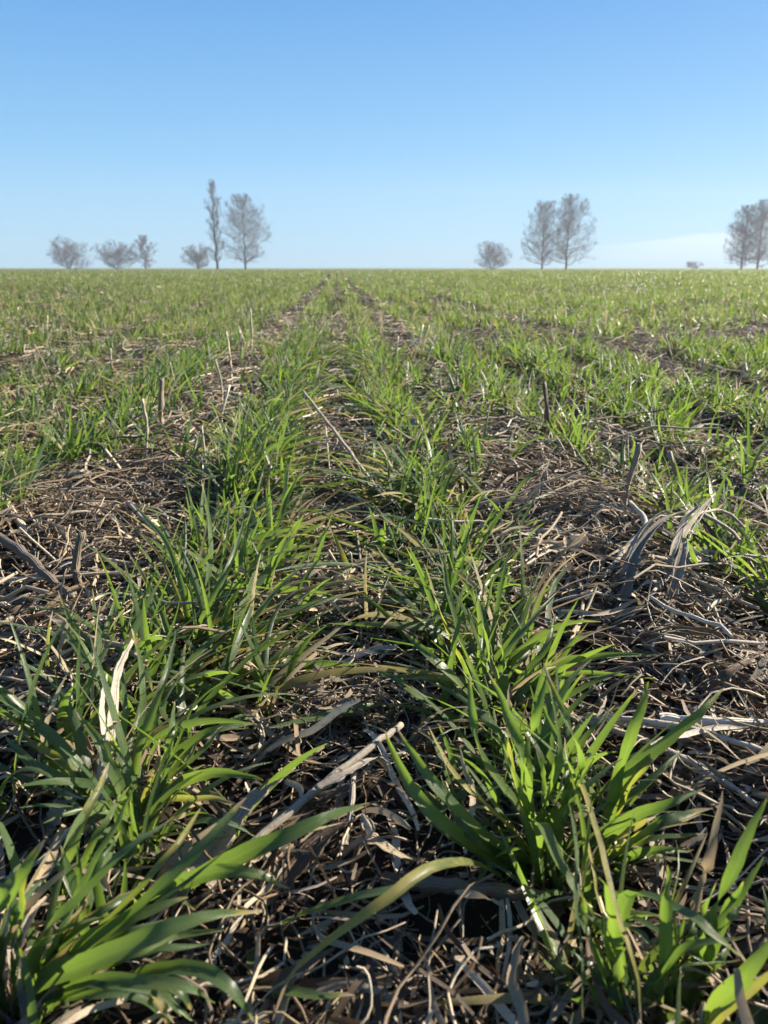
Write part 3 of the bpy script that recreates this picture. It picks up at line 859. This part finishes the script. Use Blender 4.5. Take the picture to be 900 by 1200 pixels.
hero_tuft('wheat tuft with grey green leaves in the bottom right corner', [
    ([(720, 1130, 0), (735, 1052, 5), (792, 1070, 6.5), (832, 1100, 6.5), (868, 1130, 5.5)], 9, 0.2, 0.15, 0.45, 0.3, 0.1),
    ([(770, 1200, 0), (782, 1150, 3), (786, 1080, 7), (786, 1015, 10)], 8, 0.75, 0, 0.2, -0.9, -0.9),
    ([(815, 1180, 0), (835, 1090, 5), (866, 1020, 8), (903, 940, 10)], 9.5, 0.2, 0, 0.1, 0.3, 0.2),
    ([(795, 1150, 0), (812, 1060, 5), (831, 995, 8), (846, 930, 9.5)], 7, 0.25, 0.8, 1.0, -0.5, -0.8),
    ([(810, 1230, 0), (828, 1195, 3), (867, 1145, 6), (915, 1085, 8)], 10, 0.95, 0, 0.1, -1.0, -1.0),
    ([(800, 1200, 0), (815, 1125, 3), (850, 1085, 5.5), (872, 1066, 6)], 8, 0.8, 0, 0.1, 0.4, 0.3),
    ([(730, 1190, 0), (722, 1130, 4), (716, 1080, 7), (700, 1040, 9)], 8, 0.85, 0, 0.2, -0.5, 0.1),
    ([(735, 1210, 0), (705, 1140, 4), (690, 1090, 6.5), (684, 1050, 8)], 7, 0.8, 0, 0.4, 0.3, 0.6),
    ([(790, 1210, 0), (770, 1160, 3), (800, 1120, 5), (880, 1105, 6)], 8.5, 0.45, 0, 0.1, 0.2, 0.2),
    ([(800, 1230, 0), (840, 1200, 2), (900, 1205, 3)], 9, 0.8, 0, 0.1, 0.4, 0.2),
    ([(745, 1215, 0), (740, 1160, 3), (720, 1110, 4.5), (705, 1075, 5)], 8, 0.3, 0, 0.1, 0.4, 0.2),
])
hero_tuft('wheat tuft in the right centre row with one leaf lying flat to the right', [
    ([(590, 840, 0), (620, 800, 2.5), (655, 776, 4), (710, 768, 4.6), (775, 769, 4)], 8, 0.9, 0, 0.2, -1.2, -1.2),
    ([(580, 850, 0), (535, 800, 4), (500, 765, 6), (470, 738, 6.5)], 9, 0.75, 0, 0.3, 0.3, 0.6),
    ([(580, 850, 0), (590, 780, 4), (622, 730, 6), (655, 692, 7)], 8.5, 0.8, 0, 0.1, 0.4, 0.2),
    ([(580, 850, 0), (575, 780, 4), (568, 730, 7), (560, 690, 9)], 7.5, 0.75, 0, 0.1, -0.7, -0.7),
    ([(590, 850, 0), (590, 780, 5), (583, 725, 8)], 8, 0.8, 0, 0.5, -0.6, -0.8),
    ([(575, 840, 0), (540, 760, 5), (520, 690, 9), (508, 640, 11)], 6.5, 0.8, 0, 0.1, -0.2, 0.2),
    ([(600, 850, 0), (610, 800, 3), (640, 760, 5), (650, 720, 6.5)], 7.5, 0.8, 0, 0.1, -0.4, -0.2),
    ([(570, 860, 0), (510, 830, 2.5), (470, 800, 4), (440, 790, 4)], 8, 0.5, 0, 0.2, 0.4, 0.2),
])
hero_tuft('tall wheat tuft in the left centre row beside the upright husk', [
    ([(225, 770, 0), (215, 700, 5), (195, 640, 8), (150, 590, 9)], 6.5, 0.75, 0, 0.2, 0.4, 0.4),
    ([(235, 760, 0), (245, 680, 5), (245, 610, 9), (235, 560, 11)], 7, 0.8, 0, 0.1, -0.9, -0.6),
    ([(240, 770, 0), (270, 700, 4), (310, 660, 6.5), (375, 640, 7)], 8.5, 0.75, 0, 0.1, 0.3, 0.1),
    ([(230, 800, 0), (290, 740, 4), (330, 690, 6), (372, 655, 7)], 8.5, 0.7, 0, 0.1, 0.2, 0.1),
    ([(225, 800, 0), (205, 760, 3), (182, 700, 6), (150, 645, 8)], 6.5, 0.8, 0.1, 0.5, 0.5, 0.3),
    ([(220, 790, 0), (260, 740, 3.5), (300, 730, 4.5), (345, 720, 4.5)], 7.5, 0.6, 0, 0.1, 0.4, 0.1),
    ([(215, 790, 0), (240, 720, 5), (270, 660, 8), (285, 610, 9.5)], 7, 0.75, 0, 0.1, -0.3, 0.0),
    ([(130, 860, 0), (110, 790, 4), (85, 740, 6), (65, 690, 7.5)], 6.5, 0.7, 0, 0.4, 0.5, 0.2),
    ([(135, 865, 0), (120, 800, 4), (95, 760, 5.5), (72, 725, 6)], 6.5, 0.75, 0, 0.3, 0.4, 0.2),
])

# ------------------------------------------------------------------ maize stalks, stubble and husks
def stalk_geo(pts, w, S=22, flat=0.8, r=0.6, g=0.5, nodes=(0.3, 0.72), K=10, taper=0.85, crush=0.0):
    P = spline(pts, S)
    t = np.linspace(0, 1, S)
    hw = np.full(S, w / 2000.0) * (1 - (1 - taper) * t)
    for nd in nodes: hw *= 1 + 0.28 * np.exp(-((t - nd) / 0.022) ** 2)
    hw *= 1 + 0.06 * np.sin(t * 40 + w)
    P = P + rng.normal(0, w / 2000 * 0.10, P.shape)
    V, F, C = sweep(P[None], hw[None], None, (rng.normal(0, 0.4) + 0.8 * t)[None], 'tube', K=K, flat=flat, ta=np.full((1, S), r), tb=np.full((1, S), g))
    if crush:
        V = V + rng.normal(0, crush, V.shape)
    # close the broken ends with a sunken pith disc
    k = K
    e = []
    for s, base in ((0, 0), (S - 1, (S - 1) * k)):
        ring = V[base:base + k]; c = ring.mean(0)
        inner = c + (ring - c) * 0.55 + (P[min(s + 1, S - 1)] - P[max(s - 1, 0)]) * (0.05 if s == 0 else -0.05)
        n0 = len(V)
        V = np.vstack([V, inner, c[None]])
        C = np.vstack([C, np.tile([[min(1, r + 0.1), 0.2, 0.5, 0.5]], (k + 1, 1))])
        a = np.arange(k); b = (a + 1) % k
        F = np.vstack([F, np.stack([base + a, base + b, n0 + b, n0 + a], 1), np.stack([n0 + a, n0 + b, np.full(k, n0 + k), np.full(k, n0 + k)], 1)])
    return V, F, C


def quads_clean(F):
    return F


def husk_geo(pts, w, S=26, r=0.6, g=0.6, t0=0.0, t1=0.6, ragged=0.18, fold=0.35):
    P = spline(pts, S)
    t = np.linspace(0, 1, S)
    a = np.array([-1, -0.78, -0.5, -0.2, 0.0, 0.22, 0.5, 0.8, 1.0])
    zf = fold * np.abs(a) ** 1.5 + 0.09 * np.cos(a * 17)
    T = norm(np.gradient(P, axis=0)); s0 = np.cross(T, [0, 0, 1.0]); s0[np.linalg.norm(s0, axis=1) < .1] = [1, 0, 0]
    side = norm(s0); nor = np.cross(side, T)
    tw = t0 + (t1 - t0) * t
    c, s = np.cos(tw)[:, None], np.sin(tw)[:, None]
    side, nor = side * c + nor * s, nor * c - side * s
    hw = w / 2000.0 * (0.55 + 0.45 * np.sin(np.pi * np.clip(t * 1.05, 0, 1)) ** 0.6) * (1 - 0.45 * t ** 5)
    rag = 1 + rng.normal(0, ragged, (S, 1)) * np.abs(a)[None] ** 3
    V = P[:, None] + (hw[:, None] * a[None] * rag)[..., None] * side[:, None] + (hw[:, None] * zf[None])[..., None] * nor[:, None]
    K = len(a)
    idx = np.arange(S * K).reshape(S, K)
    F = np.stack([idx[:-1, :-1], idx[:-1, 1:], idx[1:, 1:], idx[1:, :-1]], -1)
    # torn slits towards the tip
    mask = np.ones(F.shape[:2], bool)
    for j in (1, 4, 6):
        if rng.random() < 0.7:
            k0 = rng.integers(int(S * .55), S - 2); mask[k0:, j] = False
    F = F[mask].reshape(-1, 4)
    C = np.stack([np.full((S, K), r) + rng.normal(0, .03, (1, K)), np.full((S, K), g), np.broadcast_to(t[:, None], (S, K)), np.broadcast_to(np.linspace(0, 1, K)[None], (S, K))], -1)
    return V.reshape(-1, 3), F, C.reshape(-1, 4)


def place(name, geo, mat, label, cat, group, solid=0.0, parent=None):
    V, F, C = geo
    b = V[np.argmin(V[:, 2])]
    org = np.array([b[0], b[1], b[2]])
    if parent is not None: org = np.array(parent.location)
    o = mesh_obj(name, V - org, F, mat, np.clip(C, 0, 1), parent=parent)
    if parent is None:
        o.location = org
        tag(o, label, cat, group, 'thing')
    if solid:
        md = o.modifiers.new('thickness', 'SOLIDIFY'); md.thickness = solid; md.offset = 0
    return o


def hero_stalk(pts, w, label, r=0.6, g=0.5, sheath=None, **kw):
    o = place('maize_stalk', stalk_geo(hpts(pts), w, r=r, g=g, **kw), M_STALK, label, 'stalk', 'broken maize stalks lying in the straw')
    if sheath:
        place('leaf_sheath', husk_geo(hpts(sheath), w * 1.5, r=min(1, r + .1), g=g, t1=0.8), M_HUSK, None, None, None, 0.0004, parent=o)
    return o


def hero_husk(pts, w, label, r=0.6, g=0.7, **kw):
    return place('dry_husk', husk_geo(hpts(pts), w, r=r, g=g, **kw), M_HUSK, label, 'husk', 'dry maize leaves and husks among the wheat', 0.0004)


def stub(px, py, px2, py2, w, label, r=0.45, g=0.5, zt=None, group='stubble stalks standing in the straw strips'):
    b = G(px, py, 0.0)
    b[2] = float(height(b[0], b[1])) - 0.005
    dist = np.linalg.norm(b - np.array([0, 0, CAM_H]))
    top = b + cr * (px2 - px) / FPX * dist + np.array([0, 0, 1.0]) * (py - py2) / FPX * dist * 1.03
    mid = (b + top) / 2 + rng.normal(0, 0.004, 3)
    V, F, C = stalk_geo(np.array([b, mid, top]), w, S=12, r=r, g=g, nodes=(0.55,), K=8, crush=w / 2000 * 0.10)
    o = place('stubble_stalk', (V, F, C), M_STALK, label, 'stubble', group)
    return o

hero_stalk([(775, 842, 2.6), (830, 846, 3.0), (900, 850, 3.2), (985, 852, 3.2)], 9, 'thick pale maize stalk lying at the right edge, whitest of all', r=0.95, g=0.85, nodes=(0.35,))
hero_stalk([(690, 838, 2.0), (790, 850, 3.2), (870, 872, 3.6), (960, 900, 3.4)], 5, 'thin pale stalk just below the whitest stalk at right', r=0.8, g=0.6)
hero_stalk([(640, 830, 1.0), (760, 870, 2.6), (830, 905, 3.0), (890, 945, 2.6)], 5, 'long thin straw stalk slanting down to the right edge', r=0.7, g=0.5)
hero_stalk([(735, 770, 0.6), (800, 768, 1.2), (900, 775, 1.6), (970, 770, 1.5)], 4, 'thin grey stalk lying level above the whitest stalk at right', r=0.5, g=0.7)
hero_stalk([(790, 905, 0.6), (850, 925, 1.2), (930, 930, 1.5)], 7, 'dull brown stalk half buried at the right edge', r=0.45, g=0.4)
hero_stalk([(245, 1040, 1.0), (300, 985, 2.0), (375, 922, 2.8), (445, 868, 3.2), (470, 850, 3)], 5.5, 'grey maize stalk slanting up to the right below the centre', r=0.55, g=0.9, nodes=(0.55,),
           sheath=[(370, 925, 3.4), (410, 905, 3.6), (440, 890, 3.2), (455, 905, 2)])
hero_stalk([(405, 990, 1.2), (412, 940, 2.2), (414, 895, 2.6)], 4, 'short grey upright stem crossing the slanting grey stalk', r=0.55, g=0.95, nodes=())
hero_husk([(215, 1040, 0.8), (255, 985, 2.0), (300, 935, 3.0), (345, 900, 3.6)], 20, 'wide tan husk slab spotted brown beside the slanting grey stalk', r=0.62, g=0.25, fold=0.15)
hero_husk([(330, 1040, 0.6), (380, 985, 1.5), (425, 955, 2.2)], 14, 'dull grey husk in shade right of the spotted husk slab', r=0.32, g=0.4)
hero_husk([(100, 1000, 0.5), (118, 920, 3.5), (128, 850, 6), (135, 790, 8), (155, 750, 9)], 8, 'tall pale grey husk standing upright at the left', r=0.85, g=0.95, t0=-0.8, t1=-1.4, fold=0.5)
hero_husk([(108, 960, 1), (122, 890, 4), (118, 830, 6), (125, 790, 7)], 5, 'narrow whitish strip leaning against the tall upright husk', r=0.9, g=0.9, t0=-0.6, t1=-1.2)
hero_stalk([(-60, 510, 2), (0, 580, 2.6), (22, 612, 2.2), (50, 640, 0.5)], 11, 'thick tan stalk sloping in from the left edge', r=0.72, g=0.25, nodes=(0.6,))
hero_stalk([(-30, 610, 2.5), (30, 650, 2.8), (72, 690, 1.8), (120, 720, .5)], 11, 'dark grey stalk lying below the thick tan stalk at left', r=0.3, g=0.8)
hero_stalk([(-40, 680, 1.4), (60, 677, 2.0), (130, 672, 2.2), (195, 678, 1.8)], 5, 'thin straw coloured stalk lying level near the left edge', r=0.75, g=0.3)
hero_stalk([(-40, 708, 1.2), (20, 701, 1.6), (90, 695, 1.6)], 4, 'shorter grey straw below the level straw stalk at left', r=0.55, g=0.8, nodes=())
hero_stalk([(150, 588, 3.2), (180, 620, 2.8), (218, 668, 1.2)], 6, 'pale stalk leaning on the left tall wheat tuft', r=0.72, g=0.6, nodes=(0.5,))
hero_stalk([(355, 458, 6.5), (390, 503, 6.0), (418, 540, 5.0), (450, 584, 3.0)], 5.5, 'long pale stalk lying between the two centre rows', r=0.58, g=0.45, nodes=(0.45,))
hero_stalk([(40, 560, 1.0), (75, 558, 1.6), (115, 552, 1.6)], 12, 'stout tan stalk piece lying flat at the left', r=0.65, g=0.25, nodes=())
hero_stalk([(-20, 567, 1.5), (20, 570, 1.8), (45, 576, 1.2)], 10, 'grey stalk piece at the left edge above the sloping stalk', r=0.45, g=0.8, nodes=())
hero_stalk([(70, 590, 0.6), (95, 600, 1.2), (125, 612, .6)], 11, 'short brown stalk piece behind the small upright stump at left', r=0.4, g=0.2, nodes=())
hero_stalk([(560, 578, 1.0), (630, 577, 1.6), (720, 575, 1.8)], 10, 'grey stalk lying level across the right straw strip', r=0.45, g=0.75, nodes=(0.4,))
hero_husk([(580, 545, 1.6), (605, 556, 2.0), (640, 578, 1.0)], 20, 'flat grey husk slab at the top of the right straw strip', r=0.42, g=0.9, fold=.12)
hero_stalk([(588, 628, 2.0), (640, 622, 3.0), (715, 634, 2.6)], 6, 'bright pale straw lying level in the right straw strip', r=0.9, g=0.6, nodes=(0.5,))
hero_stalk([(620, 640, 0.8), (680, 643, 1.6), (730, 640, 1.2)], 4, 'thin straw just under the bright pale straw', r=0.7, g=0.6, nodes=())
# the large bent husks at the right
hero_husk([(768, 745, 0.5), (785, 700, 3.0), (797, 650, 6), (805, 620, 7.6), (838, 578, 9)], 11, 'tall grey twisted husk rising at the right, tip highest', r=0.6, g=0.95, t0=-0.4, t1=-1.2, fold=0.55)
hero_husk([(712, 745, 0.3), (735, 690, 3.2), (745, 650, 5.4), (775, 612, 7.2), (812, 596, 7.6)], 9, 'bent grey husk arching left of the tall twisted husk', r=0.5, g=0.85, t0=-0.5, t1=0.4, fold=0.5)
hero_stalk([(655, 735, 0.3), (700, 685, 2.2), (735, 640, 4.2), (757, 612, 5.6), (738, 588, 6.2)], 5.5, 'pale curved stalk leaning left of the bent husks at right', r=0.75, g=0.5, nodes=(0.5,))
hero_husk([(850, 700, 0.6), (846, 665, 3), (830, 625, 5.6), (815, 605, 6.6)], 16, 'brown husk hanging right of the tall twisted husk', r=0.3, g=0.15, t0=-0.6, t1=-0.4, fold=0.5)
hero_stalk([(820, 600, 7), (860, 625, 5.6), (880, 660, 3), (900, 690, 0.8)], 4.5, 'thin wiry stem arching down right from the bent husks', r=0.6, g=0.6, nodes=())
hero_stalk([(670, 745, 0.5), (720, 757, 1.4), (770, 742, 1.5), (850, 695, 1.0)], 4, 'dark curved stem on the ground below the bent husks', r=0.28, g=0.6, nodes=())
hero_husk([(700, 740, 0.3), (726, 690, 2.6), (742, 640, 5), (768, 606, 7), (808, 592, 7.8)], 6, 'narrow pale strip running beside the bent grey husk', r=0.75, g=0.8, t0=0.3, t1=0.9, fold=0.5)
hero_husk([(752, 748, 0.3), (776, 690, 3.0), (788, 645, 5.6), (806, 604, 7.6), (826, 590, 8.2)], 6, 'narrow split strip clinging to the left of the tall twisted husk', r=0.8, g=0.8, t0=-0.9, t1=-0.2, fold=0.5)
hero_stalk([(806, 604, 7.4), (850, 600, 6.4), (890, 640, 3.4), (905, 668, 1)], 3.5, 'thin dry tendril springing right from the husk peak', r=0.65, g=0.5, nodes=())
hero_stalk([(690, 600, 0.5), (740, 605, 2.5), (800, 603, 6.5)], 4, 'thin level stem joining the husk peak from the left', r=0.6, g=0.6, nodes=())
hero_husk([(730, 760, 0.4), (735, 700, 1.8), (744, 655, 3.2)], 10, 'shredded tan strip under the bent husks', r=0.7, g=0.3, t0=-1, t1=-0.6)
hero_stalk([(560, 780, 0.4), (620, 745, 1.6), (690, 700, 2.2)], 4, 'thin stem slanting up toward the bent husks', r=0.6, g=0.6, nodes=())
hero_husk([(855, 582, 4), (880, 592, 4.4), (925, 615, 3.6)], 13, 'grey leaf strip poking in at the right edge above the husks', r=0.6, g=0.9)
hero_husk([(830, 810, 3.5), (858, 788, 4.8), (900, 760, 5)], 10, 'rusty orange brown leaf blade near the right edge', r=0.30, g=0.0, t0=0.2)
hero_husk([(448, 392, 1.5), (460, 378, 3.0), (470, 368, 3.5)], 30, 'rust coloured leaf far up the right straw strip', r=0.28, g=0.0)
hero_husk([(395, 1010, 0.6), (430, 985, 2.2), (470, 1005, 1.6), (520, 1015, .5)], 9, 'pale crumpled husk scraps at the bottom centre', r=0.6, g=0.4, ragged=0.22)
hero_husk([(420, 1000, 1.2), (432, 975, 2.6), (425, 955, 3.2)], 7, 'small curled whitish husk shred above the crumpled scraps', r=0.9, g=0.5)
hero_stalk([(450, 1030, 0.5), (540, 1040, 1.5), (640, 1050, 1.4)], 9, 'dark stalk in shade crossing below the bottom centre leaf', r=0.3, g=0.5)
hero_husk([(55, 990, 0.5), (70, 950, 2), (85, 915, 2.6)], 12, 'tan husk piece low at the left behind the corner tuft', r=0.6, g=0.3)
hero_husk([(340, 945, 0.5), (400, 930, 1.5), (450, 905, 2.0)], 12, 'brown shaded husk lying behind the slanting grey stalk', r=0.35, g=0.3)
hero_stalk([(10, 790, 0.4), (40, 765, 1.2), (75, 752, 1.2)], 5, 'crooked pale twig of straw at the left', r=0.8, g=0.4, nodes=(.5,))
hero_stalk([(25, 800, 0.4), (60, 782, 1.4), (95, 795, 1.0)], 6, 'second crooked straw twig under the first at left', r=0.6, g=0.6, nodes=(.5,))

hero_stalk([(505, 610, 0.3), (560, 604, 1.0), (600, 610, .8)], 5, 'short pale straw right of the centre tuft', r=0.8, g=0.5, nodes=())
stub(272, 462, 270, 398, 6, 'tallest slender stubble stem far up the left straw strip', 0.75, 0.4)
stub(283, 425, 283, 392, 7, 'short stubble stem beside the tallest slender one', 0.7, 0.4)
stub(295, 418, 296, 368, 8, 'pale stubble stem behind the tallest slender one', 0.75, 0.5)
stub(168, 562, 176, 478, 5, 'thin leaning stubble stem in the left straw strip', 0.7, 0.4)
stub(192, 520, 197, 455, 10, 'stout brown stubble stump in the left straw strip', 0.45, 0.3)
stub(67, 612, 64, 585, 9, 'small upright stump with fuzzy tip at the left', 0.55, 0.1)
stub(105, 705, 108, 620, 9, 'grey split stubble stump among straw at the left', 0.35, 0.8)
stub(728, 625, 738, 532, 8, 'grey upright stump left of the bent husks', 0.5, 0.9)
stub(788, 602, 776, 522, 9, 'grey crooked stump behind the bent husks', 0.5, 0.9)
stub(635, 520, 633, 448, 9, 'dark twisted stump far up the right straw strip', 0.25, 0.5)
stub(592, 500, 590, 462, 8, 'short brown stump left of the dark twisted one', 0.3, 0.3)
stub(528, 420, 529, 388, 9, 'small dark stump near the far end of the right strip', 0.3, 0.6)
stub(135, 445, 134, 410, 6, 'pale stem standing in wheat at the far left', 0.7, 0.4)
stub(862, 470, 866, 425, 6, 'pale curved stem in the wheat at the far right', 0.7, 0.5)
stub(642, 780, 648, 720, 4, 'thin dark stem standing right of the flat leaf tuft', 0.45, 0.6)
stub(560, 700, 566, 650, 4, 'thin grey stem behind the right centre tuft', 0.6, 0.8)

# smaller stubble, one object each, up and down the two straw strips and between the outer rows
for i in range(70):
    side = i % 2
    if i < 44:
        x = GAPS[side] + rng.normal(0, 0.06); y = rng.uniform(1.0, 6.5)
        lab = 'short dry stubble stem in the farther part of the %s straw strip' % ('left', 'right')[side]
    else:
        y = rng.uniform(1.2, 5.0); x = (-1, 1)[side] * rng.uniform(0.45, 0.85) * (0.2 + 0.55 * y)
        lab = 'short dry stubble stem among the outer wheat rows on the %s' % ('left', 'right')[side]
    z = float(height(x, y)) - 0.005
    Ls = rng.uniform(0.05, 0.13)
    dv = np.array([rng.normal(0, 0.22), rng.normal(0, 0.22), 1.0]); dv /= np.linalg.norm(dv)
    b = np.array([x, y, z])
    pts = np.array([b, b + dv * Ls / 2 + rng.normal(0, 0.004, 3), b + dv * Ls])
    w = rng.uniform(2.5, 6.5)
    place('stubble_stalk', stalk_geo(pts, w, S=8, r=rng.uniform(0.45, 0.98), g=rng.uniform(0.2, 0.9), nodes=(0.5,), K=7, crush=w / 2000 * .1), M_STALK, lab, 'stubble', 'stubble stalks standing in the straw strips')

# lying stalk pieces, scattered
for i in range(70):
    side = i % 2
    y = rng.uniform(0.55, 4.2)
    x = GAPS[side] + rng.normal(0, 0.09)
    a = rng.uniform(0, math.pi); Ls = rng.uniform(0.06, 0.2)
    d = np.array([math.cos(a), math.sin(a)])
    pts = []
    for s in (-0.5, 0, 0.5):
        q = np.array([x, y]) + d * Ls * s
        pts.append([q[0], q[1], float(height(q[0], q[1])) + rng.uniform(0.004, 0.022)])
    w = rng.uniform(3.5, 11)
    lab = 'broken maize stalk piece lying loose in the %s straw strip' % ('left', 'right')[side]
    place('maize_stalk', stalk_geo(np.array(pts), w, S=10, r=rng.uniform(0.35, 1.0), g=rng.uniform(0.1, 1), nodes=(0.5,) if Ls > .12 else (), K=8, crush=w / 2000 * .08), M_STALK, lab, 'stalk', 'broken maize stalks lying in the straw')
for i in range(80):
    side = i % 2
    y = rng.uniform(0.45, 3.6)
    x = GAPS[side] + rng.normal(0, 0.10)
    a = rng.uniform(0, 2 * math.pi); Ls = rng.uniform(0.05, 0.16)
    d = np.array([math.cos(a), math.sin(a)])
    pts = []
    for j, s in enumerate((-0.5, -0.1, 0.3, 0.5)):
        q = np.array([x, y]) + d * Ls * s + rng.normal(0, .008, 2)
        pts.append([q[0], q[1], float(height(q[0], q[1])) + abs(rng.normal(0.008, 0.016)) + 0.003])
    lab = 'torn dry maize leaf lying loose in the %s straw strip' % ('left', 'right')[side]
    place('dry_husk', husk_geo(np.array(pts), rng.uniform(4, 12), S=14, r=rng.uniform(0.3, 0.95), g=rng.uniform(0, 1), t0=rng.normal(0, .6), t1=rng.normal(0, 1.2), ragged=0.35, fold=rng.uniform(0.1, 0.6)), M_HUSK, lab, 'husk', 'dry maize leaves and husks among the wheat', 0.0004)

SC.cycles.max_bounces = 8
SC.cycles.diffuse_bounces = 3
SC.cycles.glossy_bounces = 2
SC.cycles.transmission_bounces = 4
SC.cycles.transparent_max_bounces = 4
SC.cycles.use_denoising = True
print('tufts', NT_)
